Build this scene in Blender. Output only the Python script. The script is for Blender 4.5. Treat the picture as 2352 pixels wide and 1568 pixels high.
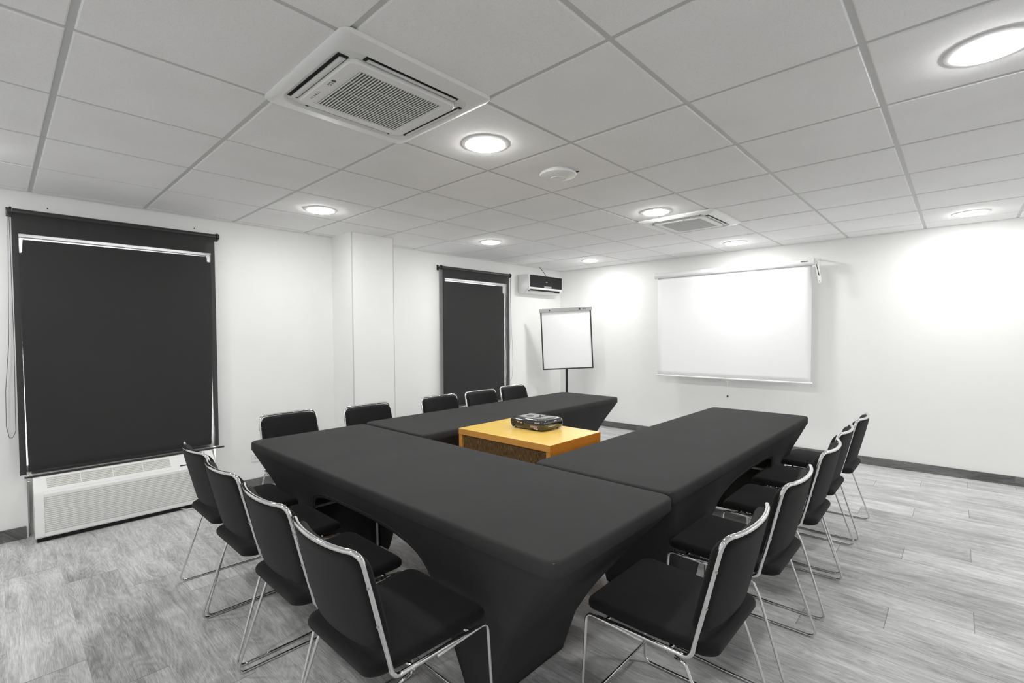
import bpy, bmesh, math, random
from mathutils import Vector, Matrix
random.seed(7)
for o in list(bpy.data.objects): bpy.data.objects.remove(o, do_unlink=True)
SC = bpy.context.scene
COL = SC.collection
PI = math.pi

# ------------------------------------------------------------------ camera
yaw, pitch, roll = 0.7497, -0.028, -0.0065
cyw, syw, cp, sp = math.cos(yaw), math.sin(yaw), math.cos(pitch), math.sin(pitch)
fw = Vector((-syw*cp, cyw*cp, sp)); r0 = Vector((cyw, syw, 0)); u0 = r0.cross(fw)
cr, sr = math.cos(roll), math.sin(roll)
rt = cr*r0 + sr*u0; up = -sr*r0 + cr*u0
cam_d = bpy.data.cameras.new('camera'); cam = bpy.data.objects.new('camera', cam_d); COL.objects.link(cam)
M = Matrix((rt, up, -fw)).transposed().to_4x4(); M.translation = Vector((0, 0, 1.36)); cam.matrix_world = M
cam_d.sensor_width = 36; cam_d.lens = 1105.9*36/2352; cam_d.shift_y = 14.1/2352; cam_d.clip_start = .05
SC.camera = cam
# ------------------------------------------------------------------ light and exposure
W = bpy.data.worlds.new('world'); SC.world = W; W.use_nodes = True
W.node_tree.nodes['Background'].inputs[0].default_value = (.98, .99, 1, 1)
W.node_tree.nodes['Background'].inputs[1].default_value = 55
LAMP = 146.0                                     # emission of every downlight lens
SC.cycles.diffuse_bounces = 8; SC.cycles.max_bounces = 14
SC.view_settings.view_transform = 'Standard'; SC.view_settings.look = 'None'
SC.view_settings.exposure = 0.0; SC.view_settings.gamma = 1; SC.view_settings.use_curve_mapping = False
# room
XW, XE, YS, YN, ZC = -4.62, 2.7, -1.6, 6.08, 2.3376

# ------------------------------------------------------------------ helpers
def tag(o, label=None, cat=None, group=None, kind=None):
    if label: o['label'] = label
    if cat: o['category'] = cat
    if group: o['group'] = group
    if kind: o['kind'] = kind
    return o
def empty(name, loc=(0, 0, 0), rz=0, **k):
    o = bpy.data.objects.new(name, None); COL.objects.link(o); o.location = loc; o.rotation_euler = (0, 0, rz)
    o.empty_display_size = .1
    return tag(o, **k)
def obj(name, bm, m, parent=None, smooth=False, **k):
    bmesh.ops.recalc_face_normals(bm, faces=bm.faces[:])
    me = bpy.data.meshes.new(name); bm.to_mesh(me); bm.free()
    for mm in (m if isinstance(m, (list, tuple)) else [m]): me.materials.append(mm)
    if smooth:
        for p in me.polygons: p.use_smooth = True
        if smooth is not True: me.set_sharp_from_angle(angle=smooth)
    o = bpy.data.objects.new(name, me); COL.objects.link(o)
    if parent: o.parent = parent
    return tag(o, **k)
def B(): return bmesh.new()
def box(bm, x0, x1, y0, y1, z0, z1, bev=0, mi=0):
    vs = [bm.verts.new((x, y, z)) for z in (z0, z1) for x, y in ((x0, y0), (x1, y0), (x1, y1), (x0, y1))]
    fs = [(3, 2, 1, 0), (4, 5, 6, 7), (0, 1, 5, 4), (1, 2, 6, 5), (2, 3, 7, 6), (3, 0, 4, 7)]
    fl = [bm.faces.new([vs[i] for i in f]) for f in fs]
    for f in fl: f.material_index = mi
    if bev:
        es = list({e for f in fl for e in f.edges})
        bmesh.ops.bevel(bm, geom=es, offset=bev, segments=2, profile=.5, affect='EDGES')
    return vs
def rrect(a, b, R, n=6):
    pts = []
    for k, (sx, sy) in enumerate(((1, 1), (-1, 1), (-1, -1), (1, -1))):
        for i in range(n+1):
            t = PI/2*(k + i/n)
            pts.append((sx*(a-R) + R*math.cos(t), sy*(b-R) + R*math.sin(t)))
    return pts
def dense(pts, d):
    out = []
    for i, p in enumerate(pts):
        q = pts[(i+1) % len(pts)]; L = math.dist(p, q); n = max(1, int(round(L/d)))
        for k in range(n): out.append((p[0]+(q[0]-p[0])*k/n, p[1]+(q[1]-p[1])*k/n))
    return out
def loft(bm, loops, cap0=True, cap1=True, closed=True, mi=0):
    L = [[bm.verts.new(p) for p in lp] for lp in loops]
    n = len(L[0])
    for a, b in zip(L, L[1:]):
        for i in range(n if closed else n-1):
            j = (i+1) % n
            f = bm.faces.new((a[i], a[j], b[j], b[i])); f.material_index = mi
    if cap0: bm.faces.new(L[0][::-1]).material_index = mi
    if cap1: bm.faces.new(L[-1]).material_index = mi
    return L
def pillow(bm, a, b, h, R, r, fn=None, crown=0., n=8, step=.03):
    """rounded slab with full rounded edge, half-sizes a,b,h, plan radius R, edge radius r"""
    base = dense(rrect(a, b, R, n), step)
    def ring(inset, z):
        sx, sy = (a-inset)/a, (b-inset)/b
        return [(x*sx, y*sy, z) for x, y in base]
    loops = []
    for s in (.02, .35, .65, .88):
        loops.append([(x*s*(a-r)/a, y*s*(b-r)/b, -h - crown*.3*(1-s*s)) for x, y in base])
    K = 7
    for k in range(K+1):
        t = -PI/2 + PI*k/K
        loops.append(ring(r*(1-math.cos(t)), (h-r)*(1 if t > 0 else -1)*(0 if abs(t) < 1e-6 else 1) + r*math.sin(t)))
    for s in (.94, .85, .7, .5, .3, .12, .02):
        loops.append([(x*s*(a-r)/a, y*s*(b-r)/b, h + crown*(1-s*s)) for x, y in base])
    if fn: loops = [[fn(*p) for p in lp] for lp in loops]
    loft(bm, loops)
def tube(bm, pts, r, n=10, closed=False, rads=None):
    pts = [Vector(p) for p in pts]; m = len(pts); rings = []; N = None
    for i, p in enumerate(pts):
        if closed: t = (pts[(i+1) % m]-pts[i-1]).normalized()
        else: t = (pts[min(i+1, m-1)]-pts[max(i-1, 0)]).normalized()
        if N is None:
            N = t.cross(Vector((0, 0, 1)) if abs(t.z) < .9 else Vector((1, 0, 0))).normalized()
        else: N = (N - t*N.dot(t)).normalized()
        Bn = t.cross(N); rr = rads[i] if rads else r
        rings.append([p + N*rr*math.cos(2*PI*k/n) + Bn*rr*math.sin(2*PI*k/n) for k in range(n)])
    if closed: rings.append(rings[0]); loft(bm, rings, False, False)
    else: loft(bm, rings)
    if closed: bmesh.ops.remove_doubles(bm, verts=bm.verts[:], dist=1e-6)
def fillet(P, R, n=5):
    """polyline with rounded inner corners"""
    P = [Vector(p) for p in P]; out = [P[0]]
    for i in range(1, len(P)-1):
        a, b, c = P[i-1], P[i], P[i+1]; rr = R[i] if isinstance(R, (list, tuple)) else R
        u, v = (a-b).normalized(), (c-b).normalized(); ang = u.angle(v)
        if rr == 0 or ang > PI-.02: out.append(b); continue
        d = min(rr/math.tan(ang/2), .49*(a-b).length, .49*(c-b).length)
        p, q = b+u*d, b+v*d
        for k in range(n+1):
            t = k/n; out.append(p*(1-t)**2 + b*2*t*(1-t) + q*t*t)
    out.append(P[-1]); return out
def cyl(bm, c, ax, r, L, n=20, r2=None):
    """cylinder centred at c along axis vector"""
    ax = Vector(ax).normalized(); c = Vector(c)
    u = ax.cross(Vector((0, 0, 1)) if abs(ax.z) < .9 else Vector((1, 0, 0))).normalized(); v = ax.cross(u)
    rs = (r, r if r2 is None else r2)
    loft(bm, [[c + ax*s*L/2 + (u*math.cos(2*PI*k/n) + v*math.sin(2*PI*k/n))*rr for k in range(n)] for s, rr in ((-1, rs[0]), (1, rs[1]))])
def lathe(bm, prof, n=48, c=(0, 0, 0)):
    loft(bm, [[(c[0]+r*math.cos(2*PI*k/n), c[1]+r*math.sin(2*PI*k/n), c[2]+z) for k in range(n)] for r, z in prof])
def extr(bm, poly, y0, y1, axis='y', mi=0):
    """closed profile polygon [(a,z)] extruded along an axis"""
    if axis == 'y': f = lambda a, z, t: (a, t, z)
    else: f = lambda a, z, t: (t, a, z)
    loft(bm, [[f(a, z, t) for a, z in poly] for t in (y0, y1)], mi=mi)
def text_mesh(s, size, loc, right, upv, mat, parent, name='lettering', depth=.0004, sx=1):
    cu = bpy.data.curves.new('t', 'FONT'); cu.body = s; cu.size = size; cu.extrude = depth; cu.align_x = 'CENTER'; cu.align_y = 'CENTER'
    to = bpy.data.objects.new('t', cu); COL.objects.link(to); bpy.context.view_layer.update()
    me = bpy.data.meshes.new_from_object(to.evaluated_get(bpy.context.evaluated_depsgraph_get()))
    bpy.data.objects.remove(to)
    R_, U_ = Vector(right).normalized(), Vector(upv).normalized(); N_ = R_.cross(U_)
    m4 = Matrix((R_*sx, U_, N_)).transposed().to_4x4(); m4.translation = Vector(loc); me.transform(m4)
    me.materials.clear(); me.materials.append(mat)
    o = bpy.data.objects.new(name, me); COL.objects.link(o); o.parent = parent
    return o
def dup(root, loc, rz, label, **k):
    def cp(o, par):
        c = o.copy(); COL.objects.link(c); c.parent = par
        for ch in list(o.children): cp(ch, c)
        return c
    r = cp(root, None); r.location = loc; r.rotation_euler = (0, 0, rz); tag(r, label=label, **k)
    return r

# ------------------------------------------------------------------ materials
def mat(name, col, rough=.5, metal=0., spec=.5, **kw):
    m = bpy.data.materials.new(name); m.use_nodes = True; b = m.node_tree.nodes['Principled BSDF']
    b.inputs['Base Color'].default_value = (*col, 1) if len(col) == 3 else col
    b.inputs['Roughness'].default_value = rough; b.inputs['Metallic'].default_value = metal
    b.inputs['Specular IOR Level'].default_value = spec
    for k, v in kw.items(): b.inputs[k.replace('_', ' ')].default_value = v
    return m
def nd(m, typ, **props):
    n = m.node_tree.nodes.new(typ)
    for k, v in props.items(): setattr(n, k, v)
    return n
def lk(m, a, b): m.node_tree.links.new(a, b)
def coords(m, scale=(1, 1, 1), rot=(0, 0, 0), kind='Object'):
    tc = nd(m, 'ShaderNodeTexCoord'); mp = nd(m, 'ShaderNodeMapping'); mp.inputs['Scale'].default_value = scale
    mp.inputs['Rotation'].default_value = rot
    lk(m, tc.outputs[kind], mp.inputs[0]); return mp.outputs[0]
def noise(m, vec, scale, detail=4, rough=.55, dist=0):
    n = nd(m, 'ShaderNodeTexNoise'); n.inputs['Scale'].default_value = scale; n.inputs['Detail'].default_value = detail
    n.inputs['Roughness'].default_value = rough; n.inputs['Distortion'].default_value = dist
    if vec is not None: lk(m, vec, n.inputs['Vector'])
    return n.outputs['Fac']
def ramp(m, fac, stops):
    r = nd(m, 'ShaderNodeValToRGB'); e = r.color_ramp.elements
    while len(e) < len(stops): e.new(.5)
    for el, (p, c) in zip(e, stops): el.position = p; el.color = (*c, 1) if len(c) == 3 else c
    lk(m, fac, r.inputs[0]); return r.outputs[0]
def bump(m, h, strength=.2, dist=.002):
    b = nd(m, 'ShaderNodeBump'); b.inputs['Strength'].default_value = strength; b.inputs['Distance'].default_value = dist
    lk(m, h, b.inputs['Height']); lk(m, b.outputs[0], m.node_tree.nodes['Principled BSDF'].inputs['Normal'])
def base(m, sock): lk(m, sock, m.node_tree.nodes['Principled BSDF'].inputs['Base Color'])
def g(v, t=(1, 1, 1)): return (v*t[0], v*t[1], v*t[2])
GT = (1, 1.002, .992)

m_wall = mat('wall_paint', g(.86, GT), .62, spec=.3)
v = coords(m_wall); base(m_wall, ramp(m_wall, noise(m_wall, v, 1.3, 3), [(.3, g(.86, GT)), (.7, g(.89, GT))])); bump(m_wall, noise(m_wall, v, 180, 3), .12, .001)
m_wall_plain = mat('plain_white_paint', g(.88), .6)
m_tile = mat('ceiling_tile', g(.74, GT), .9, spec=.1)
v = coords(m_tile); n1 = noise(m_tile, v, 260, 3, .7); n2 = noise(m_tile, v, 2.2, 2)
c1 = ramp(m_tile, n1, [(.34, g(.82)), (.44, g(.94)), (1, g(.95))]); c2 = ramp(m_tile, n2, [(.3, (.96, .955, .95)), (.7, (1, 1, 1))])
mx = nd(m_tile, 'ShaderNodeMix', data_type='RGBA', blend_type='MULTIPLY'); mx.inputs[0].default_value = 1
lk(m_tile, c1, mx.inputs[6]); lk(m_tile, c2, mx.inputs[7]); base(m_tile, mx.outputs[2]); bump(m_tile, n1, .5, .002)
m_grid = mat('ceiling_grid_paint', g(.62, GT), .5)
m_white = mat('white_plastic', g(.84, GT), .38)
m_whiteg = mat('warm_grey_plastic', (.62, .62, .58), .4)
m_wmetal = mat('white_powder_coated', g(.83), .35)
m_screen = mat('projection_fabric', g(.93), .8, spec=.1)
m_paper = mat('white_board', g(.93), .45)
m_dark = mat('dark_void', g(.012), .8)
m_black = mat('black_plastic', g(.018), .35)
m_gloss = mat('glossy_black_plastic', g(.012), .08, spec=.6, Coat_Weight=.6)
m_knob = mat('matte_black', g(.03), .6)
m_chrome = mat('polished_chrome', g(.76), .07, 1.)
m_steel = mat('brushed_steel', g(.42), .35, 1.)
m_alu = mat('anodised_aluminium', g(.45), .3, .9)
m_greyprint = mat('grey_print', g(.12), .6)
m_lightprint = mat('light_print', g(.75), .5)
m_rubber = mat('rubber', g(.02), .8)
m_roller = mat('charcoal_roller', g(.028), .35)
m_chain = mat('dark_bead_chain', g(.10), .4)
m_cable = mat('cable_sheath', g(.62), .5)

# spandex cloth
def fabric(name, col, sc, rough=.85, sheen=.25, bs=.25, var=.25, spec=.2):
    m = mat(name, g(col), rough, spec=spec, Sheen_Weight=sheen, Sheen_Roughness=.5)
    v = coords(m); w = nd(m, 'ShaderNodeTexWave'); w.inputs['Scale'].default_value = sc; w.inputs['Distortion'].default_value = 1.5
    w.bands_direction = 'DIAGONAL'; lk(m, v, w.inputs[0]); n = noise(m, v, 3, 4)
    n3 = noise(m, v, 700, 2)
    base(m, ramp(m, n, [(.3, g(col*(1-var))), (.7, g(col*(1+var)))]))
    a = nd(m, 'ShaderNodeMath', operation='ADD'); lk(m, w.outputs['Fac'], a.inputs[0]); lk(m, n3, a.inputs[1]); bump(m, a.outputs[0], bs, .0008)
    return m
m_cloth = fabric('black_stretch_cloth', .050, 420, .75, .0, .12, .06, .05)
m_uphol = fabric('black_woven_upholstery', .012, 230, .9, .06, .5, .15)
# blind fabric: dense mesh that lets a little daylight through
m_blind = mat('blackout_mesh', g(.036), .75, spec=.25, Sheen_Weight=.1)
v = coords(m_blind); bump(m_blind, noise(m_blind, v, 900, 2), .2, .0005)
tr = nd(m_blind, 'ShaderNodeBsdfTransparent'); ms = nd(m_blind, 'ShaderNodeMixShader'); ms.inputs[0].default_value = .21
o_ = m_blind.node_tree.nodes['Material Output']; lk(m_blind, m_blind.node_tree.nodes['Principled BSDF'].outputs[0], ms.inputs[1])
lk(m_blind, tr.outputs[0], ms.inputs[2]); lk(m_blind, ms.outputs[0], o_.inputs[0])
# window glass
m_glass = bpy.data.materials.new('window_glass'); m_glass.use_nodes = True; nt = m_glass.node_tree; nt.nodes.clear()
a_ = nt.nodes.new('ShaderNodeBsdfTransparent'); b_ = nt.nodes.new('ShaderNodeBsdfGlossy'); b_.inputs['Roughness'].default_value = .02
x_ = nt.nodes.new('ShaderNodeMixShader'); x_.inputs[0].default_value = .07; oo = nt.nodes.new('ShaderNodeOutputMaterial')
nt.links.new(a_.outputs[0], x_.inputs[1]); nt.links.new(b_.outputs[0], x_.inputs[2]); nt.links.new(x_.outputs[0], oo.inputs[0])
# lamp lens
m_lens = bpy.data.materials.new('lamp_lens'); m_lens.use_nodes = True; nt = m_lens.node_tree; nt.nodes.clear()
e_ = nt.nodes.new('ShaderNodeEmission'); e_.inputs[0].default_value = (1, 1, .99, 1); e_.inputs[1].default_value = LAMP
oo = nt.nodes.new('ShaderNodeOutputMaterial'); nt.links.new(e_.outputs[0], oo.inputs[0])

# vinyl plank floor: planks run along X, 0.228 m wide
def plank_mat(name, lo, hi, rough=.42, seams=True):
    m = mat(name, g(.3), rough, spec=.4)
    tc = nd(m, 'ShaderNodeTexCoord'); sx = nd(m, 'ShaderNodeSeparateXYZ'); lk(m, tc.outputs['Object'], sx.inputs[0])
    def M_(op, a, b=None):
        n = nd(m, 'ShaderNodeMath', operation=op)
        for i, q in enumerate((a, b)):
            if q is None: continue
            if isinstance(q, (int, float)): n.inputs[i].default_value = q
            else: lk(m, q, n.inputs[i])
        return n.outputs[0]
    yv = M_('DIVIDE', M_('SUBTRACT', sx.outputs[1], 2.742), .2283); row = M_('FLOOR', yv)
    xv = M_('DIVIDE', M_('SUBTRACT', M_('ADD', sx.outputs[0], .24), M_('MULTIPLY', row, .305)), 1.22); colx = M_('FLOOR', xv)
    idn = M_('ADD', M_('MULTIPLY', row, 7.31), M_('MULTIPLY', colx, 3.17))
    wn = nd(m, 'ShaderNodeTexWhiteNoise', noise_dimensions='1D'); lk(m, idn, wn.inputs['W'])
    # grain coordinates, shifted per plank
    def grain(kx, ky, off):
        cb = nd(m, 'ShaderNodeCombineXYZ'); lk(m, M_('ADD', M_('MULTIPLY', sx.outputs[0], kx), M_('MULTIPLY', wn.outputs[0], off)), cb.inputs[0])
        lk(m, M_('ADD', M_('MULTIPLY', sx.outputs[1], ky), M_('MULTIPLY', sx.outputs[2], ky)), cb.inputs[1]); return cb.outputs[0]
    n1 = noise(m, grain(1.6, 15, 37), 1.5, 5, .6, 1.2); n2 = noise(m, grain(9, 190, 11), 1.6, 4, .7, .6); n3 = noise(m, grain(1.3, 3.2, 23), 1.7, 3, .5, .5)
    n4 = noise(m, grain(1.5, 7, 17), 1.2, 1, .5, .3)
    rg = M_('FRACT', M_('MULTIPLY', n4, 17)); rg = M_('ABSOLUTE', M_('SUBTRACT', rg, .5))
    f = M_('ADD', M_('ADD', M_('MULTIPLY', n1, .30), M_('MULTIPLY', n2, .42)), M_('ADD', M_('MULTIPLY', n3, .26), M_('MULTIPLY', rg, .10)))
    f = M_('ADD', f, M_('MULTIPLY', M_('SUBTRACT', wn.outputs[0], .5), .06))
    c = ramp(m, f, [(.40, g(lo)), (.52, g((lo+hi)*.5)), (.64, g(hi))])
    if seams:
        fy_ = M_('FRACT', yv); fx_ = M_('FRACT', xv)
        s1 = M_('LESS_THAN', fy_, .006); s2 = M_('LESS_THAN', fx_, .0025); s = M_('MAXIMUM', M_('MULTIPLY', s1, .10), M_('MULTIPLY', s2, .75))
        mx = nd(m, 'ShaderNodeMix', data_type='RGBA'); lk(m, s, mx.inputs[0]); lk(m, c, mx.inputs[6]); mx.inputs[7].default_value = (*g(lo*.35), 1); c = mx.outputs[2]
    base(m, c); bump(m, n2, .15, .001)
    rr = nd(m, 'ShaderNodeMapRange'); rr.inputs[3].default_value = rough-.08; rr.inputs[4].default_value = rough+.12; lk(m, n2, rr.inputs[0]); lk(m, rr.outputs[0], m.node_tree.nodes['Principled BSDF'].inputs['Roughness'])
    return m
m_floor = plank_mat('grey_vinyl_planks', .27, .74, .4)
m_base = plank_mat('dark_plank_baseboard', .06, .22, .45, False)
# wood laminate and woven brown panel
def wood(name, c0, c1, rough=.3, sc=(1, 9, 9)):
    m = mat(name, c0, rough, spec=.5); v = coords(m, sc)
    base(m, ramp(m, noise(m, v, 5, 5, .6, .6), [(.3, c0), (.7, c1)])); return m
m_beech = wood('beech_laminate', (.93, .61, .14), (.96, .67, .18), .22)
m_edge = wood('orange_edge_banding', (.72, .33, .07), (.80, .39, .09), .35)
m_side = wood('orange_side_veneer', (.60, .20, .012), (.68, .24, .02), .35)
m_woven = mat('brown_woven_panel', (.16, .085, .03), .85, spec=.2)
v = coords(m_woven, (130, 130, 22)); nn = noise(m_woven, v, 1.5, 3); base(m_woven, ramp(m_woven, nn, [(.35, (.10, .05, .018)), (.55, (.20, .12, .05)), (.75, (.36, .25, .12))])); bump(m_woven, nn, .6, .002)

# ------------------------------------------------------------------ room shell
ZT = ZC + .03
bm = B(); box(bm, XW-.3, XE+.1, YS-.1, YN+.1, -.1, 0); obj('floor', bm, m_floor, kind='structure')
OP1 = (.125, 1.255); OP2 = (3.77, 4.86); OZ = 2.055
bm = B()
ys = [YS-.1, OP1[0], OP1[1], OP2[0], OP2[1], YN+.1]
for k in range(5):
    if k in (1, 3): box(bm, XW-.22, XW, ys[k], ys[k+1], OZ, ZT)
    else: box(bm, XW-.22, XW, ys[k], ys[k+1], 0, ZT)
obj('wall_window', bm, m_wall, kind='structure')
bm = B(); box(bm, XW, XE+.1, YN, YN+.1, 0, ZT); obj('wall_screen', bm, m_wall, kind='structure')
bm = B(); box(bm, XE, XE+.1, YS, YN, 0, ZT); obj('wall_right', bm, m_wall_plain, kind='structure')
bm = B(); box(bm, XW, XE, YS-.1, YS, 0, ZT); obj('wall_back', bm, m_wall_plain, kind='structure')
# column standing out of the window wall
CX, CY0, CY1 = -4.235, 2.32, 2.785
bm = B(); box(bm, XW-.001, CX, CY0, CY1, 0, ZC+.004, .004); obj('wall_column', bm, m_wall, kind='structure')
bm = B(); box(bm, CX, CX+.003, CY0, CY0+.012, .082, ZC+.003); box(bm, CX, CX+.003, CY1-.005, CY1+.0005, .082, ZC+.003)
obj('trim_5', bm, mat('corner_bead_grey', g(.62), .5), kind='structure')
# baseboards
def baseboard(name, segs):
    bm = B()
    for s in segs: box(bm, *s, .0, .082, .002)
    obj(name, bm, m_base, kind='structure')
t = .012
baseboard('baseboard_window', [(XW, XW+t, YS, OP1[0]-.01), (XW, XW+t, OP1[1], CY0), (XW, XW+t, CY1, OP2[0]), (XW, XW+t, OP2[1], YN)])
baseboard('baseboard_column', [(XW+t, CX+t, CY0-t, CY0), (CX, CX+t, CY0, CY1), (XW+t, CX+t, CY1, CY1+t)])
baseboard('baseboard_screen', [(XW+t, XE, YN-t, YN)])
# ceiling: drop-in tiles (one mesh) and its T-bar grid
gx = [(i-1.4243)*.61 for i in range(-6, 8)]; gy = [1.423+.6181*j for j in range(-6, 9)]
gx = [XW] + [a for a in gx if XW+.06 < a < XE-.05] + [XE]; gy = [YS] + [a for a in gy if YS+.05 < a < YN-.05] + [YN]
bm = B(); box(bm, XW-.2, XE+.1, YS-.1, YN+.1, ZT, ZT+.05)
for a, b in zip(gx, gx[1:]):
    for c, d in zip(gy, gy[1:]):
        jz = random.uniform(-.0008, .0008); i0, i1 = .0105, .0150
        lo = ZC+jz
        L = [[(a+i, c+i, z), (b-i, c+i, z), (b-i, d-i, z), (a+i, d-i, z)] for i, z in ((i0, ZC+.012), (i0, lo+.003), (i1, lo))]
        loft(bm, L, False, True)
obj('ceiling', bm, m_tile, kind='structure')
bm = B()
for a in gx[1:-1]: box(bm, a-.0115, a+.0115, YS, YN, ZC+.0055, ZC+.03)
for c in gy[1:-1]: box(bm, XW, XE, c-.0113, c+.0113, ZC+.0058, ZC+.03)
for a in (gx[0], gx[-1]): box(bm, a-.004, a+.014, YS, YN, ZC+.0055, ZC+.03)
for c in (gy[0], gy[-1]): box(bm, XW, XE, c-.004, c+.014 if c < 0 else c+.004, ZC+.0055, ZC+.03)
obj('trim_1', bm, m_grid, kind='structure')

# ------------------------------------------------------------------ windows, blinds, under-window units
def window(idx, y0, y1, panel):
    bm = B(); xg = XW-.17
    for a, b, c, d in ((y0, y1, OZ-.006, OZ), (y0, y1, .42, .46), (y0, y0+.006, .46, OZ-.006), (y1-.006, y1, .46, OZ-.006)):
        box(bm, xg-.02, xg+.02, a, b, c, d)
    w = obj('window_%d' % idx, bm, m_wmetal, kind='structure')
    bm = B(); box(bm, xg-.003, xg+.003, y0+.006, y1-.006, .46, OZ-.006); obj('glass_pane', bm, m_glass, w)
    # dark blackout board standing in the recess, with gaps round it
    bm = B(); xa, xb = XW-.045, XW-.035
    loft(bm, [[(x, a, z) for a, z in panel] for x in (xa, xb)]); obj('blackout_board', bm, m_roller, w)
    bm = B(); box(bm, XW-.20, XW-.05, y0, y1, 0, .42); obj('trim_%d' % (idx+1), bm, m_whiteg, kind='structure')  # backing panel added below the window to stop daylight leaking in
    return w
window(1, *OP1, [(.136, .44), (.128, 1.3), (.126, 1.93), (.140, 1.935), (.145, 2.022), (1.232, 2.028), (1.236, 1.985), (1.2545, 1.98), (1.253, 1.0), (1.236, .44)])
window(2, *OP2, [(3.782, .44), (3.776, .91), (3.770, .92), (3.771, 2.020), (4.815, 2.022), (4.818, 1.93), (4.845, 1.925), (4.842, .44)])
# bright metal reveal beside the first wall unit
def blind(label, y0, y1, fy0, fy1, zt, zb, xo, chain, skew, bar):
    t = empty('roller_blind', (XW+xo, (y0+y1)/2, zb), label=label, cat='blind', group='dark roller blinds on the window wall')
    yc = (y0+y1)/2; r = .021; X = 0
    def L(y, z): return (y-yc, z-zb)
    bm = B(); cyl(bm, (X, 0, zt-zb), (0, 1, 0), r, y1-y0-.03, 28); obj('roller_tube', bm, m_roller, t, .6)
    for s, yy in ((-1, y0), (1, y1)):
        bm = B(); cyl(bm, (X, yy-yc-s*.006, zt-zb), (0, 1, 0), .029, .012, 28); cyl(bm, (X, yy-yc+s*.001, zt-zb), (0, 1, 0), .02, .014, 20)
        box(bm, -xo+.001, X, yy-yc-s*.006-.002, yy-yc-s*.006+.002, zt-zb-.015, zt-zb+.015)
        box(bm, -xo+.001, -xo+.004, yy-yc-.014, yy-yc+.014, zt-zb-.028, zt-zb+.034, .001)
        obj('end_bracket', bm, m_black, t, .6)
    # fabric sheet
    bm = B(); ny, nz = 20, 24; rows = []
    for k in range(nz+1):
        v = k/nz; row = []
        for j in range(ny+1):
            u = j/ny; y = fy0+(fy1-fy0)*u; z0 = zt-.006; z1 = zb+.012+skew*(u)
            z = z0+(z1-z0)*v; w = .0012*math.sin(u*7+v*3)*v
            row.append((X+r-.002+w-.004*v, y-yc, z-zb))
        rows.append(row)
    loft(bm, rows, False, False, closed=False)
    f = obj('blind_fabric', bm, m_blind, t, True)
    md = f.modifiers.new('s', 'SOLIDIFY'); md.thickness = .0006
    # bottom bar
    bm = B(); b0, z0, b1, z1 = bar
    tube(bm, [(X+r-.006, b0-yc, z0-zb), (X+r-.006, b1-yc, z1-zb)], .0075, 14); obj('bottom_bar', bm, m_black, t, .6)
    # bead chain loop
    bm = B(); tube(bm, fillet([(X+.004, a-yc, z-zb) for a, z in chain], .05, 6), .0016, 6); obj('bead_chain', bm, m_chain, t, True)
    return t
blind('wide dark roller blind above the large louvred wall unit', .084, 1.293, .092, 1.262, 2.186, .432, .06,
      [(.079, 2.16), (.062, 1.32), (.040, 1.004), (.038, .775), (.050, .70), (.066, .70), (.080, .74), (.086, 1.3), (.084, 2.16)], -.002, (.112, .425, 1.30, .428))
blind('narrow dark roller blind between the column and the room corner', 3.654, 4.868, 3.668, 4.832, 2.165, .48, .06,
      [(4.872, 2.13), (4.872, 1.76), (4.895, 1.30), (4.913, .95), (4.890, .76), (4.85, .70), (4.80, .76), (4.862, 1.3), (4.866, 2.13)], 0, (3.66, .475, 4.84, .475))
# little wall anchors above the wide blind
for q in ((.27, 2.245), (1.14, 2.245)):
    bm = B(); cyl(bm, (XW+.002, q[0], q[1]), (1, 0, 0), .004, .005, 12)
    obj('wall_anchor', bm, m_knob, label='tiny dark wall anchor above the wide blind, %s' % ('near its chain end' if q[0] < .5 else 'near its far end'), cat='anchor', group='wall anchors above the blind')

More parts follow.
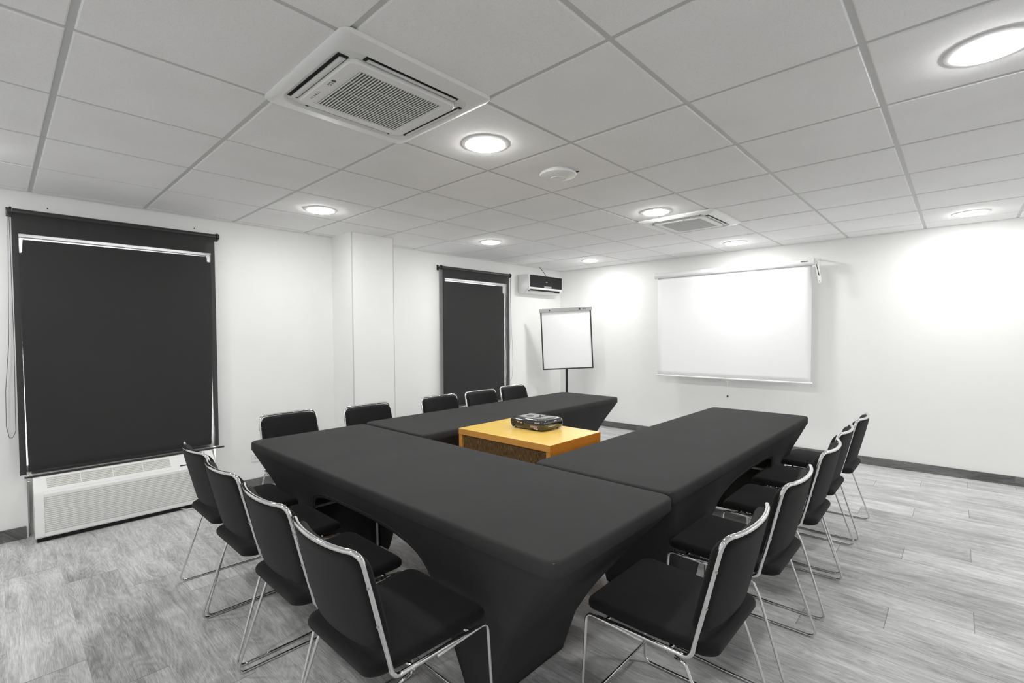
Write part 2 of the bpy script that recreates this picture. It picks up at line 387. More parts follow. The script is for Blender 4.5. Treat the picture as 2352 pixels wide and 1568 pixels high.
def wall_unit(y0, y1, label):
    t = empty('wall_air_conditioner', (XW, (y0+y1)/2, 0), label=label, cat='air conditioner', group='louvred air conditioners under the windows')
    yc = (y0+y1)/2; h = (y1-y0)/2
    xb, z0 = 0, .03
    full = [(-.02, z0+.02), (.10, z0), (.186, z0), (.197, z0+.012), (.184, .315), (.176, .332), (.055, .436), (.035, .442), (-.02, .442)]
    rec = [(-.02, z0+.02), (.10, z0), (.176, z0), (.176, z0+.03), (.168, .305), (.168, .325), (.176, .332), (.055, .436), (.035, .442), (-.02, .442)]
    bm = B(); extr(bm, full, -h, -h+.046); extr(bm, rec, -h+.046, h-.046); extr(bm, full, h-.046, h)
    obj('body', bm, m_white, t, .4)
    # front louvred grille
    bm = B(); n = 18; za, zb_ = .062, .300
    prof = []
    def fx(z): return .197-(.013)*(z-z0)/.285
    prof.append((.16, z0+.006)); prof.append((.188, z0+.001)); prof.append((fx(z0+.012), z0+.010)); prof.append((fx(za)-.0005, za))
    for k in range(n):
        a = za+(zb_-za)*k/n; b = za+(zb_-za)*(k+1)/n
        prof += [(fx(a)-.0105, a+.0005), (fx(a)-.009, a+(b-a)*.30), (fx(b)-.0005, b-(b-a)*.36), (fx(b)-.0005, b)]
    prof += [(fx(.315), .315), (.176, .331), (.16, .331)]
    extr(bm, prof, -h+.0465, h-.0465); obj('louvre_panel', bm, m_white, t)
    # sloped air outlet: dark recess with slats
    p0, p1 = Vector((.166, 0, .338)), Vector((.070, 0, .421)); dv = (p1-p0); nv = Vector((dv.z, 0, -dv.x)).normalized()
    if nv.z < 0: nv = -nv
    def S(s, y, o): p = p0+dv*s+nv*o; return (p.x, y, p.z)
    ya, yb = -h+.062, h-.295
    bm = B(); loft(bm, [[S(s, y, .0012) for s, y in ((.10, ya), (.10, yb), (.82, yb), (.82, ya))], [S(s, y, .0016) for s, y in ((.10, ya), (.10, yb), (.82, yb), (.82, ya))]])
    v_ = obj('air_outlet', bm, m_dark, t)
    bm = B()
    for k in range(6):
        s = .17+.115*k
        loft(bm, [[S(s-.035, y, .0018), S(s+.04, y, .0018), S(s+.035, y, .0052), S(s-.03, y, .0058)] for y in (ya+.003, yb-.003)])
    obj('outlet_slats', bm, m_whiteg, v_)
    for k in range(1, 4):
        bm = B(); y = ya+(yb-ya)*k/4; loft(bm, [[S(s, yy, o) for yy, o in ((y-.002, .0018), (y+.002, .0018), (y+.002, .0062), (y-.002, .0062))] for s in (.10, .82)]); obj('outlet_divider', bm, m_white, v_)
    bm = B(); loft(bm, [[S(s, y, o) for s, y in ((.12, h-.245), (.12, h-.10), (.86, h-.10), (.86, h-.245))] for o in (.0010, .0028)])
    d = obj('control_door', bm, m_white, t); bm = B(); loft(bm, [[S(s, y, o) for s, y in ((.02, h-.24), (.02, h-.19), (.10, h-.19), (.10, h-.24))] for o in (.0010, .0035)]); obj('finger_grip', bm, m_black, d)
    bm = B()
    for k in range(5): box(bm, .150, .158, -h-.0006, -h+.001, .200+.016*k-.03, .209+.016*k-.03)
    obj('side_vent', bm, m_greyprint, t)
    bm = B(); box(bm, -.02, .17, -h+.01, h-.01, .0, z0+.012); obj('gap_shade', bm, m_dark, t)  # near-black box standing in for the shadow gap under the unit
    return t
wu = wall_unit(.150, 1.205, 'long white louvred air conditioner on the floor under the wide blind')
wall_unit(3.80, 4.84, 'white louvred air conditioner glimpsed under the narrow blind')
bm = B(); tube(bm, fillet([(.16, .28, .012), (.21, .31, .006), (.23, .37, .006), (.16, .44, .006)], .03, 5), .004, 8)
obj('power_cord', bm, m_cable, wu, True)
# sheet metal reveal strip at the side of the recess
bm = B(); box(bm, XW-.04, XW-.002, .1255, .1275, .09, .43); box(bm, XW-.03, XW-.002, .1275, .140, .36, .38); box(bm, XW-.03, XW-.006, .1275, .1335, .09, .35); obj('trim_4', bm, m_steel, kind='structure')

# wall outlet
t = empty('power_outlet', (XW, 1.594, .270), label='white double power outlet on the wall behind the nearest window side chair', cat='outlet')
bm = B(); box(bm, 0, .0082, -.058, .058, -.037, .037, .002); obj('cover_plate', bm, m_white, t)
for s in (-1, 1):
    bm = B(); box(bm, .0082, .010, s*.024-.017, s*.024+.017, -.014, .014, .001); sk = obj('socket', bm, m_white, t)
    bm = B(); box(bm, .0101, .0106, s*.024-.009, s*.024-.0055, .001, .010); box(bm, .0101, .0106, s*.024+.0055, s*.024+.009, .001, .010); cyl(bm, (.0103, s*.024, -.006), (1, 0, 0), .0032, .0006, 10); obj('socket_holes', bm, m_dark, sk)

# split air conditioner high in the corner
def split_unit():
    y0, y1, zb, zt, d = 5.10, 5.87, 1.945, 2.205, .205
    t = empty('split_air_conditioner', (XW, (y0+y1)/2, zb), label='white wall mounted air conditioner with glossy black front beside the corner', cat='air conditioner')
    h = (y1-y0)/2; H = zt-zb
    prof = [(0, 0), (0, H), (.15, H), (d-.02, H-.004), (d-.004, H-.016), (d, H-.03), (d, .075), (d-.006, .058), (d-.075, .004), (d-.10, 0)]
    bm = B(); extr(bm, prof, -h, h); bmesh.ops.bevel(bm, geom=[e for e in bm.edges if abs(e.verts[0].co.y-e.verts[1].co.y) < 1e-5], offset=.008, segments=2, affect='EDGES'); obj('casing', bm, m_white, t, .5)
    bm = B(); pts = rrect(h-.022, (H-.090)/2, .012, 4); zc_ = (H-.012+.078)/2
    loft(bm, [[(x, a, zc_+b) for a, b in pts] for x in (d-.004, d+.003)]); f = obj('front_panel', bm, mat('dark_tinted_front', g(.010), .3, spec=.25), t, .5)
    bm = B(); box(bm, d+.003, d+.0042, -.02, .02, zc_-.003, zc_+.004); obj('badge', bm, m_lightprint, f)
    bm = B(); box(bm, d+.003, d+.0042, -.055, .115, .083, .104); obj('display_window', bm, m_alu, f)
    # open outlet slot on the chamfer
    p0, p1 = Vector((d-.010, 0, .054)), Vector((d-.072, 0, .006)); dv = p1-p0; nv = Vector((-dv.z, 0, dv.x)).normalized()
    if nv.x < 0: nv = -nv
    S = lambda s, y, o: tuple(p0+dv*s+nv*o+Vector((0, y, 0)))
    bm = B(); loft(bm, [[S(s, y, o) for s, y in ((.08, -h+.05), (.08, h-.05), (.62, h-.02), (.62, -h+.02))] for o in (.0005, .0015)]); obj('air_slot', bm, m_dark, t)
    bm = B(); loft(bm, [[S(s, y, o) for s, y in ((.45, -h+.055), (.45, h-.16), (.72, h-.16), (.72, -h+.055))] for o in (.002, .005)]); obj('flap', bm, m_whiteg, t)
    bm = B(); tube(bm, fillet([(.10, .13, H), (.09, .09, H+.06), (.06, .02, ZC-zb+.006)], .05, 5), .004, 8); obj('cable', bm, m_black, t, True)
split_unit()

# ------------------------------------------------------------------ ceiling fittings
def cassette():
    t = empty('cassette_air_conditioner', (-1.762, 1.098, ZC), cat='air conditioner', group='ceiling cassette air conditioners',
              label='large square ceiling cassette air conditioner nearest the camera')
    A, Bh = .338, .330
    bm = B()
    def ring(a, b, R, z): return [(x, y, z) for x, y in rrect(a, b, R, 8)]
    loft(bm, [ring(A-.01, Bh-.01, .03, .004), ring(A, Bh, .035, -.004), ring(A, Bh, .035, -.010), ring(A-.006, Bh-.006, .034, -.016), ring(.275, .305, .06, -.026), ring(.266, .297, .075, -.027), ring(.262, .293, .075, -.024), ring(.258, .289, .075, -.016), ring(.2, .2, .02, -.015)], True, True)
    obj('outer_frame', bm, m_white, t, .5)
    # slots
    def slot(cx, cy, lx, ly, tilt):
        bm = B(); box(bm, cx-lx, cx+lx, cy-ly, cy+ly, -.0185, -.0135); s = obj('air_slot', bm, m_dark, t)
        bm = B()
        if lx > ly:
            lp = [[(x, cy+a, -.018+b) for a, b in ((-ly*.55, -.004-tilt), (-ly*.5, .001-tilt), (ly*.75, .001+tilt*.2), (ly*.85, -.003+tilt*.2), (0, -.006-tilt*.5))] for x in (cx-lx+.012, cx+lx-.012)]
        else:
            lp = [[(cx+a, y, -.018+b) for a, b in ((ly*0+lx*.85*sg, -.003+tilt*.2) if i == 3 else (lx*.75*sg, .001+tilt*.2) if i == 2 else (-lx*.5*sg, .001-tilt) if i == 1 else (-lx*.55*sg, -.004-tilt) if i == 0 else (0, -.006-tilt*.5) for i in range(5) for sg in (-1,))] for y in (cy-ly+.012, cy+ly-.012)]
        loft(bm, lp); obj('louvre', bm, m_white, s)
    slot(-.008, -.259, .208, .019, .004); slot(.236, .010, .015, .208, .004); slot(-.008, .272, .205, .008, 0); slot(-.248, .010, .0065, .2, 0)
    # centre intake panel
    bm = B(); a, b = .216, .240
    loft(bm, [ring(a-.004, b-.004, .03, -.014), ring(a, b, .034, -.020), ring(a, b, .034, -.030), ring(a-.004, b-.004, .034, -.034), ring(.178, .196, .012, -.034), ring(.176, .194, .012, -.031), ring(.174, .192, .012, -.031)], True, True)
    c = obj('intake_panel', bm, m_white, t, .5)
    bm = B(); box(bm, -.168, .168, -.178, .182, -.0318, -.0305); gr = obj('intake_opening', bm, m_greyprint, c)
    bm = B(); n = 30
    for k in range(n):
        y = -.176+.356*k/(n-1); loft(bm, [[(x, y+a, -.033+b) for a, b in ((-.0026, -.0016), (.0022, -.0016), (.0036, .0018), (-.0012, .0018))] for x in (-.168, .168)])
    for x in (-.084, 0, .084): box(bm, x-.0012, x+.0012, -.178, .182, -.0333, -.0316)
    obj('intake_slats', bm, m_white, gr)
    # maker's mark and indicator marks, read from the window side
    bm = B(); cyl(bm, (-.0+.045, -.216, -.0344), (0, 0, 1), .0088, .0006, 24); lg = obj('round_logo', bm, m_greyprint, c)
    text_mesh('LG', .021, (.017, -.216, -.0345), (-1, 0, 0), (0, 1, 0), m_greyprint, c, 'logo_lettering', .0003, 1.1)
    bm = B()
    for k, (dx, w) in enumerate(((-.085, .004), (-.098, .006), (-.112, .0045), (-.128, .003), (-.14, .003), (-.072, .003))): box(bm, dx-w/2, dx+w/2, -.220, -.212, -.0345, -.0341)
    obj('indicator_marks', bm, m_greyprint, c)
    for sx, sy in ((-.19, -.236), (.19, .236), (-.19, .236)):
        bm = B(); box(bm, sx-.018, sx+.018, sy-.004, sy+.004, -.030, -.016, .001); obj('catch', bm, m_white, c)
    return t
cas = cassette()
dup(cas, (-1.762, 4.19, ZC), 0, 'smaller looking ceiling cassette air conditioner near the projection screen')

def downlight(x, y, label):
    t = empty('downlight', (x, y, ZC), label=label, cat='ceiling light', group='round ceiling downlights')
    bm = B(); n = 56
    prof = [(.092, .004), (.118, .002), (.121, -.001), (.119, -.004), (.104, -.0075), (.098, -.008), (.093, -.006)]
    loft(bm, [[(r*math.cos(2*PI*k/n), r*math.sin(2*PI*k/n), z) for k in range(n)] for r, z in prof], False, False)
    obj('trim_ring', bm, m_white, t, .6)
    bm = B(); lathe(bm, [(.093, .002), (.092, -.009), (.086, -.014), (.055, -.0175), (.012, -.019)], 28); obj('lens', bm, m_lens, t, True)
    return t
lights = [(-1.80, 1.742, 'glowing downlight nearest the large ceiling cassette'),
          (-3.66, 1.755, 'glowing downlight above the wall between the wide blind and the column'),
          (-1.81, 3.655, 'glowing downlight beside the far ceiling cassette'),
          (-3.65, 3.60, 'glowing downlight above the stretch of wall beside the narrow blind'),
          (-3.63, 5.44, 'glowing downlight nearest the corner with the split air conditioner'),
          (-1.80, 5.50, 'glowing downlight above the projection screen'),
          (.05, 5.52, 'glowing downlight by the screen wall right of the projection screen'),
          (.060, 2.36, 'large glowing downlight cut by the right edge of the photo'),
          (-3.65, -.15, 'downlight beyond the left edge of the photo'),
          (-1.80, -.55, 'downlight behind the camera on the window side'),
          (.25, -.55, 'downlight behind the camera in the middle'),
          (1.80, 5.52, 'downlight by the screen wall beyond the right edge'),
          (1.80, 3.60, 'downlight beyond the right edge of the photo')]
D0 = downlight(*lights[0])
for x, y, l in lights[1:]: dup(D0, (x, y, ZC), 0, l)
# round ceiling access point
t = empty('wireless_access_point', (-1.790, 2.340, ZC), label='round white disc shaped wireless access point on the ceiling', cat='access point')
bm = B(); lathe(bm, [(.085, .0), (.085, -.008), (.108, -.012), (.112, -.018), (.108, -.026), (.085, -.035), (.052, -.041), (.046, -.042)]); obj('cover', bm, m_white, t, .7)
bm = B(); n = 40; loft(bm, [[(r*math.cos(2*PI*k/n), r*math.sin(2*PI*k/n), z) for k in range(n)] for r, z in ((.046, -.040), (.046, -.0435), (.043, -.0435), (.043, -.040))], False, False); obj('light_ring', bm, m_paper, t)
bm = B(); tube(bm, [(.075, .060, -.004), (.090, .072, -.005), (.100, .078, -.001)], .004, 8); obj('cable', bm, m_black, t, True)

# ------------------------------------------------------------------ projection screen
def screen():
    x0, x1, zt, yy = -2.940, -1.140, 2.105, 5.925
    xc = (x0+x1)/2; t = empty('projection_screen', (xc, YN, .8), label='pulled down white projection screen hanging on the wall', cat='projection screen')
    zo, yo = .8, YN; h = (x1-x0)/2; Y = yy-yo
    bm = B(); pts = [(.034*math.cos(a)*1.0, .034*math.sin(a)) for a in [2*PI*(k+.5)/12 for k in range(12)]]
    extr(bm, [(Y+a, zt-zo+b) for a, b in pts], -h+.012, h-.022, 'x'); cs = obj('case', bm, m_wmetal, t)
    for s in (-1, 1):
        bm = B(); extr(bm, [(Y+a*1.13, zt-zo+b*1.13) for a, b in pts], s*h-(.022 if s > 0 else 0), s*h+(0 if s > 0 else .014), 'x'); obj('end_cap', bm, m_white, t, .5)
    # maker's plate: a short dark word, too small to read
    bm = B()
    for k in range(7): box(bm, h-.118+.0095*k, h-.111+.0095*k, Y-.0358, Y-.0328, zt-zo+.001, zt-zo+.011)
    obj('maker_plate', bm, m_greyprint, cs)
    # fabric
    bm = B(); nx, nz = 24, 20; rows = []
    for k in range(nz+1):
        v = k/nz; z = zt-.03-zo+(.812-zt+.03)*v
        rows.append([(-h+.032+(2*h-.055)*u/nx, Y+.010-.004*v+.0022*math.sin(u*.9)*v-.010*max(0, (u/nx-.8)*5)**2*max(0, v-.75)*4*.5, z) for u in range(nx+1)])
    loft(bm, rows, False, False, closed=False); f = obj('screen_fabric', bm, m_screen, t, True); f.modifiers.new('s', 'SOLIDIFY').thickness = .0012
    bm = B(); tube(bm, [(-h+.022, Y+.006, .812-zo), (h-.005, Y+.006, .812-zo)], .0095, 12); obj('bottom_bar', bm, m_wmetal, t, .6)
    # pull handle with cord and knob
    bm = B(); n = 20; tube(bm, [(-.02+.032*math.cos(2*PI*k/n)+.045, Y+.003, .790-zo+.012*math.sin(2*PI*k/n)) for k in range(n)], .0018, 6, closed=True); hd = obj('pull_handle', bm, m_whiteg, t, True)
    bm = B(); tube(bm, [(.022, Y+.003, .778-zo), (.024, Y+.003, .70-zo), (.022, Y+.003, .612-zo)], .0017, 6); cd = obj('pull_cord', bm, m_white, t, True)
    bm = B(); lathe(bm, [(.002, .016), (.008, .012), (.011, 0), (.008, -.01), (.002, -.014)], 16, (.022, Y+.003, .602-zo)); obj('knob', bm, m_black, cd, True)
    # wall brackets: arm from the wall to the case end and a slotted stay
    for s in (-1, 1):
        xe = s*h
        bm = B(); box(bm, xe-.010, xe+.012, Y-.016, -.001, zt-zo+.032, zt-zo+.043, .001); box(bm, xe-.022, xe+.022, -.006, 0, zt-zo-.045, zt-zo+.06, .001); b_ = obj('wall_bracket', bm, m_wmetal, t)
        if s > 0:
            bm = B(); P = [(xe+.004, zt-zo+.046), (xe+.030, zt-zo+.030), (xe+.068, zt-zo-.19), (xe+.066, zt-zo-.222), (xe+.05, zt-zo-.232), (xe+.038, zt-zo-.222), (xe+.036, zt-zo-.18), (xe+.004, zt-zo-.02)]
            loft(bm, [[(a, y, z) for a, z in P] for y in (Y-.012, Y-.006)]); st = obj('slotted_stay', bm, m_white, t)
            bm = B(); loft(bm, [[(a, y, z) for a, z in ((xe+.018, zt-zo-.03), (xe+.024, zt-zo-.03), (xe+.050, zt-zo-.15), (xe+.042, zt-zo-.15))] for y in (Y-.0128, Y-.0118)]); cyl(bm, (xe+.051, Y-.0125, zt-zo-.208), (0, 1, 0), .004, .001, 12); obj('slot_marks', bm, m_dark, st)
screen()

# ------------------------------------------------------------------ flip chart easel
def flipchart():
    px, py = -4.087, 5.527
    a = math.atan2(-py, -px)          # direction to the camera
    t = empty('flip_chart_easel', (px, py, 0), a+PI/2, label='white flip chart board on a black tripod stand in the corner', cat='flip chart')
    # local: board faces -Y, X to the right
    rl = .043
    def Rr(x, z, y=0):
        zc = 1.32; c, s = math.cos(rl), math.sin(rl); return (x*c-(z-zc)*s, y, zc+x*s+(z-zc)*c)
    def board(bm, x0, x1, z0, z1, y0, y1, bev=0):
        vs = box(bm, x0, x1, y0, y1, z0, z1)
        for v in vs: v.co = Vector(Rr(v.co.x, v.co.z, v.co.y))
    hw, z0, z1 = .357, .860, 1.721
    bm = B(); board(bm, -hw+.012, hw-.012, z0+.012, z1-.02, -.012, -.004); bd = obj('board', bm, m_paper, t)
    bm = B()
    for x in (-hw, hw-.018): board(bm, x, x+.018, z0, z1-.01, -.018, .002)
    board(bm, -hw, hw, z0, z0+.018, -.018, .002); obj('board_frame', bm, m_knob, t)
    bm = B(); board(bm, -hw-.012, hw+.012, z1-.045, z1+.005, -.030, -.012); cl = obj('clamp_bar', bm, m_alu, t)
    for x in (-.225, .20):
        bm = B(); cyl(bm, Rr(x, z1-.020, -.036), (0, 1, 0), .012, .014, 16); obj('clamp_knob', bm, m_knob, cl, .6)
    bm = B(); board(bm, -.003+.24, .29, z1-.026, z1-.018, -.033, -.030); obj('clamp_mark', bm, m_greyprint, cl)
    bm = B(); box(bm, -.018, .018, .004, .034, .28, 1.45, .003); obj('pole', bm, m_black, t)
    for k in range(3):
        an = PI/2+k*2*PI/3; c, s = math.cos(an), math.sin(an)
        bm = B(); tube(bm, [(.02*c, .019+.02*s, .42), (.40*c, .019+.40*s, .012)], .011, 10); lg = obj('leg', bm, m_black, t, .7)
        bm = B(); cyl(bm, (.405*c, .019+.405*s, .010), (0, 0, 1), .015, .020, 12); obj('rubber_foot', bm, m_rubber, lg)
flipchart()

# ------------------------------------------------------------------ tables under stretch covers
TZ = .722
def interp(T, v):
    for (a, b), (c, d) in zip(T, T[1:]):
        if v <= c: return b+(d-b)*(v-a)/(c-a)
    return T[-1][1]
INS = [(0, .425), (.186, .366), (.265, .32), (.327, .28), (.523, .13), (.60, .062), (.665, .006), (.8, 0)]
YINS = [(0, .155), (.2, .135), (.4, .100), (.5, .070), (.6, .030), (.665, .004), (.8, 0)]
ARCH = [(0, .575), (.15, .572), (.275, .56), (.374, .535), (.43, .505), (.485, .45), (.534, .385), (.62, .29), (.70, .175), (.80, .045), (.83, .012), (1.2, .012)]
def covered_table(cx, cy, a, b, rz, tlabel, clabel):
    t = empty('folding_table', (cx, cy, 0), rz, label=tlabel, cat='table', group='folding tables under black covers')
    bm = B(); loft(bm, [[(x, y, z) for x, y in rrect(a-.006, b-.006, .03, 4)] for z in (TZ-.050, TZ-.006)]); obj('tabletop', bm, m_whiteg, t)
    for s in (-1, 1):
        xx = s*(a-.36)
        for q in (-1, 1):
            bm = B(); tube(bm, [(xx, q*(b-.12), TZ-.05), (xx-s*.10, q*(b-.175), .012)], .0125, 10); lg = obj('leg', bm, m_steel, t, .7)
            bm = B(); cyl(bm, (xx-s*.10, q*(b-.175), .012), (0, 0, 1), .016, .022, 12); obj('foot_cap', bm, m_rubber, lg)
        bm = B(); tube(bm, [(xx-s*.05, -(b-.147), .36), (xx-s*.05, b-.147, .36)], .009, 8); tube(bm, [(xx-s*.05, 0, .36), (s*.25, 0, TZ-.05)], .007, 8); obj('cross_brace', bm, m_steel, t, .7)
    # cover
    c = empty('table_cover', (cx, cy, 0), rz, label=clabel, cat='table cover', group='black stretch table covers')
    per = dense(rrect(a, b, .045, 7), .035)
    bm = B(); loops = []
    for s in (.02, .3, .6, .85): loops.append([(x*s, y*s, TZ) for x, y in per])
    rd = .012
    for k in range(5):
        th = PI/2*k/4; i = rd*(1-math.sin(th)); loops.append([(x*(a-i)/a, y*(b-i)/b, TZ-rd+rd*math.cos(th)) for x, y in per])
    loops.append([(x, y, TZ-.050) for x, y in per])
    loops.append([(x*(a-.004)/a, y*(b-.004)/b, TZ-.055) for x, y in per])
    K = 22; top = TZ-.057
    def zbot(x, y):
        if abs(abs(y)-b) < .02 and abs(x) < a-.045+.001: return interp(ARCH, abs(x)/a)
        return .012
    def place(x, y, z):
        ins = interp(INS, z); q = max(0, (top-z)/top)
        wob = .004*math.sin(x*5.1+y*3+z*4)*q
        return (x*(a-ins)/a, y*(b-interp(YINS, z))/b+wob*(1 if y > 0 else -1), z)
    for k in range(1, K+1):
        loops.append([place(x, y, top+(zbot(x, y)-top)*(k/K)) for x, y in per])
    loft(bm, loops, True, False); cm = obj('stretch_fabric', bm, m_cloth, c, .9); md = cm.modifiers.new('s', 'SOLIDIFY'); md.thickness = .002; md.offset = -1
    for q in (-1, 1):
        bm = B(); pts = []
        for k in range(61):
            s = -.90+1.8*k/60; x, y, z = place(s*a, q*b, interp(ARCH, abs(s))+.020); pts.append((x, y+q*.0005, z))
        tube(bm, pts, .0017, 6); obj('hem_seam', bm, m_cloth, c, True)
    return c
covered_table(-1.982, 1.420, 1.172, .383, 0, 'folding table beneath the nearest black cover', 'black stretch cover on the nearest table, crossing in front of the other two')
covered_table(-2.848, 3.046, 1.208, .352, PI/2, 'folding table beneath the window side black cover', 'black stretch cover on the far left table by the window wall chairs')
covered_table(-1.196, 3.020, 1.196, .362, PI/2, 'folding table beneath the right hand black cover', 'black stretch cover on the right hand table beside the row facing left')

# ------------------------------------------------------------------ projector stand
def podium():
    x0, x1, y0, y1, zt = -2.387, -1.628, 2.048, 2.552, .750; th = .038
    xc, yc = (x0+x1)/2, (y0+y1)/2; hx_, hy_ = (x1-x0)/2, (y1-y0)/2
    t = empty('projector_stand', (xc, yc, 0), label='orange wood projector stand with brown woven front between the tables', cat='stand')
    bm = B(); box(bm, -hx_, hx_, -hy_, hy_, zt-th, zt, .0012)
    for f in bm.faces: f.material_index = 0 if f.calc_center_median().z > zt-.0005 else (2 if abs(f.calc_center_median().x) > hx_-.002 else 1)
    obj('top_board', bm, [m_beech, m_edge, m_side], t)
    for s in (-1, 1):
        bm = B(); xa = s*hx_; box(bm, min(xa, xa-s*.030), max(xa, xa-s*.030), -hy_+.002, hy_-.002, .0, zt-th-.0005, .001)
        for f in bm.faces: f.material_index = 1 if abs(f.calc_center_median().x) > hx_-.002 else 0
        obj('side_panel', bm, [m_edge, m_side], t)
    bm = B(); box(bm, -hx_+.0305, hx_-.0305, -hy_+.016, -hy_+.030, .03, zt-th-.001); obj('front_panel', bm, m_woven, t)
    bm = B(); box(bm, -hx_+.0305, hx_-.0305, hy_-.03, hy_-.016, .03, zt-th-.001); obj('rear_panel', bm, m_woven, t)
podium()
def projector():
    x0, x1, y0, y1 = -2.165, -1.875, 2.290, 2.510; z0 = .7505
    t = empty('projector', ((x0+x1)/2, (y0+y1)/2, z0), label='glossy black projector lying on the orange stand', cat='projector')
    a, b = (x1-x0)/2, (y1-y0)/2
    bm = B(); loops = []
    for k, (i, z) in enumerate(((.020, .006), (.008, .009), (.002, .020), (0, .042), (.001, .056), (.006, .064), (.018, .069), (.05, .0715))):
        loops.append([(x, y, z) for x, y in rrect(a-i, b-i, .028, 6)])
    loft(bm, loops); obj('body', bm, m_gloss, t, .7)
    for sx, sy in ((-1, -1), (1, -1), (1, 1), (-1, 1)):
        bm = B(); cyl(bm, (sx*(a-.035), sy*(b-.03), .0032), (0, 0, 1), .008, .0064, 14); obj('foot', bm, m_rubber, t)
    bm = B(); box(bm, -a+.022, -a+.13, -b-.0004, -b+.003, .028, .060); rp = obj('port_panel', bm, m_black, t)
    bm = B()
    for x, w, z, h in ((-a+.040, .006, .041, .006), (-a+.065, .004, .052, .004), (-a+.085, .020, .046, .009), (-a+.112, .016, .043, .009)):
        loft(bm, [[(x+p*s_, y, z+q*s_) for p, q in rrect(w/2, h/2, min(w, h)*.3, 2)] for y, s_ in ((-b-.0006, 1), (-b-.003, 1))])
    obj('port', bm, m_alu, rp)
    bm = B(); cyl(bm, (-a+.040, -b+.001, .018), (0, 1, 0), .009, .006, 16); obj('power_inlet', bm, m_dark, t)
    bm = B(); box(bm, a-.105, a-.045, -b-.0010, -b+.001, .020, .034); obj('rating_label', bm, mat('rating_label_grey', (.30, .22, .22), .5), t)
    bm = B(); box(bm, a-.075, a-.043, -b-.0014, -b+.002, .0125, .018); obj('barcode_sticker', bm, m_lightprint, t)
    text_mesh('EPSON', .0095, (a-.052, -b-.0016, .053), (1, 0, 0), (0, 0, 1), m_lightprint, t, 'lettering', .0004, 1.1)
    text_mesh('EPSON', .0125, (a+.0012, b-.055, .053), (0, 1, 0), (0, 0, 1), m_alu, t, 'lettering', .0004)
    bm = B(); box(bm, a-.001, a+.0008, -.060, .015, .026, .033, .0005); obj('side_vent', bm, m_alu, t)
    # top: lens slider ridge, cooling line and round key pad
    bm = B(); box(bm, .028, .034, -b+.06, b-.03, .0705, .0735, .001); obj('slide_ridge', bm, m_black, t)
    bm = B(); lathe(bm, [(.026, .0710), (.026, .0722), (.022, .0724)], 24, (-.045, -.01, 0)); obj('key_pad', bm, m_black, t, .6)
    bm = B(); cyl(bm, (.08, b+.002, .040), (0, 1, 0), .026, .012, 24); obj('lens', bm, m_black, t, .6)
projector()

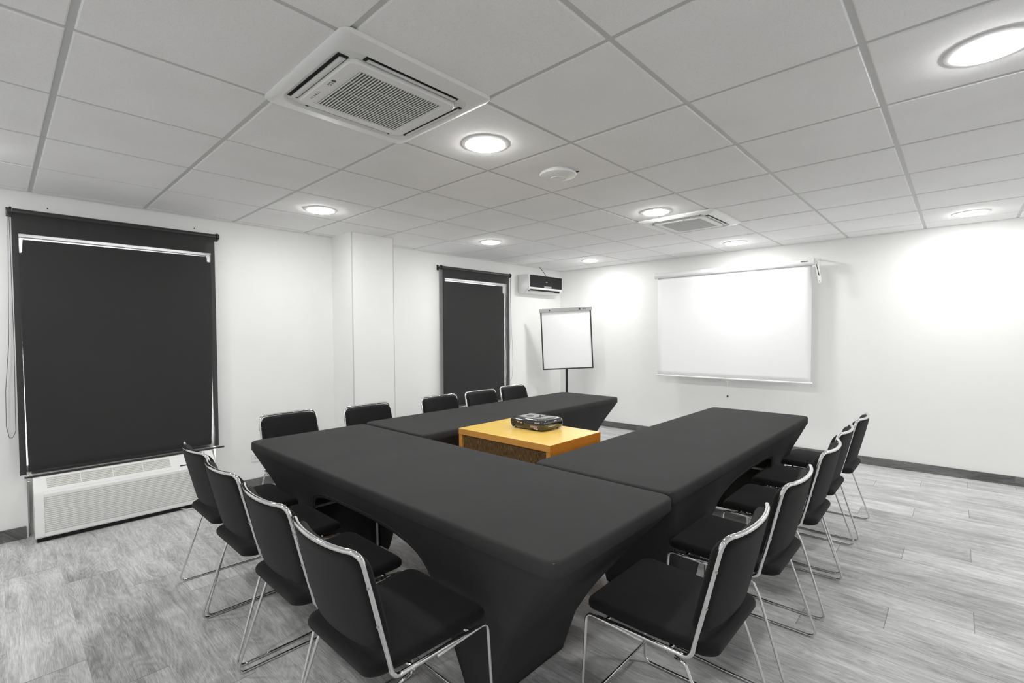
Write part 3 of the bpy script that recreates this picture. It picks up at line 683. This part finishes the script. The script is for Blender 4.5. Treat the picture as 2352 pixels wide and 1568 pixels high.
# ------------------------------------------------------------------ chairs
def make_chair(label):
    t = empty('stacking_chair', label=label, cat='chair', group='black upholstered chrome chairs round the tables')
    hw = .215; R = .0077; r = .0054; zr = .412
    bow = .034
    def back_y(z): return -.172-.088*(z-zr)/(.785-zr)
    def bowf(u):                    # how far the back is set back across its width
        q = min(1, abs(u)/.205); return bow*(1-q**2.2)
    # thick chrome loop: rail, back upright, top rail and down again
    pts = [(-hw, .145, zr-.001), (-hw, .05, zr), (-hw, -.172, zr), (-hw+.004, back_y(.55), .55), (-hw+.007, back_y(.70), .70), (-hw+.010, back_y(.786), .786)]
    left = fillet(pts, [0, 0, .035, 0, 0, 0], 6)
    tp = [(u, back_y(.786)-bowf(u), .786-.004*(1-(u/hw)**2)) for u in [-.205+.41*k/22 for k in range(23)]]
    path = left[:-1]+[Vector(p) for p in tp]+[Vector((-p.x, p.y, p.z)) for p in left[:-1]][::-1]
    # round the two top corners
    i0 = len(left)-1; i1 = i0+len(tp)-1
    def rnd(path, i, rad):
        c = path[i]; a = i; 
        while a > 0 and (path[a]-c).length < rad: a -= 1
        b = i
        while b < len(path)-1 and (path[b]-c).length < rad: b += 1
        p, q = c+(path[a]-c).normalized()*rad, c+(path[b]-c).normalized()*rad
        arc = [p*(1-k/7)**2+c*2*(k/7)*(1-k/7)+q*(k/7)**2 for k in range(8)]
        return path[:a+1]+arc+path[b:]
    path = rnd(path, i1, .040); path = rnd(path, i0, .040)
    n = len(path); rads = [R*(.62 if k in (0, n-1) else 1) for k in range(n)]
    bm = B(); tube(bm, path, R, 12, rads=rads); obj('back_frame', bm, m_chrome, t, True)
    # two sled legs: rear leg, floor runner, front leg, and the stub under the rail
    for s in (-1, 1):
        P = [(s*hw, -.125, zr-.015), (s*(hw+.004), -.158, zr-.020), (s*(hw+.006), -.182, zr-.070), (s*(hw+.030), -.292, .0065), (s*(hw+.028), -.05, .0060), (s*(hw+.016), .205, .0065), (s*(hw+.001), .188, zr-.003), (s*hw, -.02, zr-.013)]
        bm = B(); tube(bm, fillet(P, [0, .012, .03, .032, 0, .032, .028, 0], 6), r, 10); obj('leg', bm, m_chrome, t, True)
    bm = B(); tube(bm, [(-hw-.012, .2, .088), (hw+.012, .2, .088)], .0048, 8); obj('cross_bar', bm, m_chrome, t, True)
    bm = B(); tube(bm, [(-hw, -.10, zr-.010), (hw, -.10, zr-.010)], .0056, 8); tube(bm, [(-hw, .12, zr-.010), (hw, .12, zr-.010)], .0056, 8); obj('seat_brace', bm, m_chrome, t, True)
    for s in (-1, 1):
        for z in (.575, .69):
            bm = B(); cyl(bm, (s*(hw-.002), back_y(z)-.0075, z), (s*.35, -1, 0), .0038, .003, 10); obj('screw', bm, m_steel, t, .6)
    # seat cushion with a drooping front and a lipped rear edge
    def seat_fn(x, y, z):
        e = max(0, -y-.16)/.08; f_ = max(0, y-.15)/.08
        zz = z - .006*e*e - .014*f_**2 + .006*(y/.2)**2
        wx = 1+.03*(y/.24) - .03*max(0, e)
        return (x*wx, y-.019, zr+.023+zz)
    bm = B(); pillow(bm, .208, .221, .0205, .042, .018, seat_fn, .007); obj('seat', bm, m_uphol, t, True)
    # back cushion: flat pillow stood up and curved to follow the rail
    zm, hh = .628, .147
    def back_fn(x, y, z):
        Z = zm+y; fr = z + .0105; u = x*(1-.03*max(0, (Z-zm)/hh))
        q = min(1, abs(u)/.200); yy = back_y(Z) - bow*(1-q**2.2) + fr
        return (u, yy, Z)
    bm = B(); pillow(bm, .206, hh, .0215, .040, .0185, back_fn, .006); obj('backrest', bm, m_uphol, t, True)
    return t
CH = make_chair('black fabric chrome frame chair at the near end of the right hand row')
rows = []
# right hand row: they face -X
RX = -.734
R_ = [(RX, 1.572, 0, None),
      (RX, 2.205, 0, 'second chair from the camera in the right hand row, behind the lowest one'),
      (RX, 2.865, .01, 'middle chair of the right hand row along the right table'),
      (RX-.022, 3.425, .01, 'second chair from the screen wall in the right hand row'),
      (RX-.012, 4.02, .0, 'farthest chair of the right hand row, nearest the screen wall')]
for i, (x, y, d, l) in enumerate(R_):
    if i == 0: CH.location = (x, y, 0); CH.rotation_euler = (0, 0, PI/2+d)
    else: dup(CH, (x, y, 0), PI/2+d, l)
# near row: they face +Y
L_ = [(-2.889, .950, 0, 'near row chair in front of the white louvred unit, farthest left in the photo'),
      (-2.388, .928, 0, 'second chair from the left in the near row, tucked at the nearest table'),
      (-1.850, .915, 0, 'third chair from the left in the near row, next to the largest looking chair'),
      (-1.348, .900, 0, 'near row chair by the table corner, its whole seat in view')]
for x, y, d, l in L_: dup(CH, (x, y, 0), d, l)
# window side row: they face +X
W_ = [(-3.400, 1.492, .05, 'window side chair by the outlet, its seat edge showing beside the nearest cover'),
      (-3.315, 2.082, 0, 'window side chair in front of the white column'),
      (-3.310, 2.825, 0, 'window side chair in front of the left edge of the narrow blind'),
      (-3.300, 3.347, 0, 'window side chair in front of the middle of the narrow blind'),
      (-3.385, 3.925, .03, 'window side chair nearest the flip chart, before the right edge of the narrow blind')]
for x, y, d, l in W_: dup(CH, (x, y, 0), -PI/2+d, l)
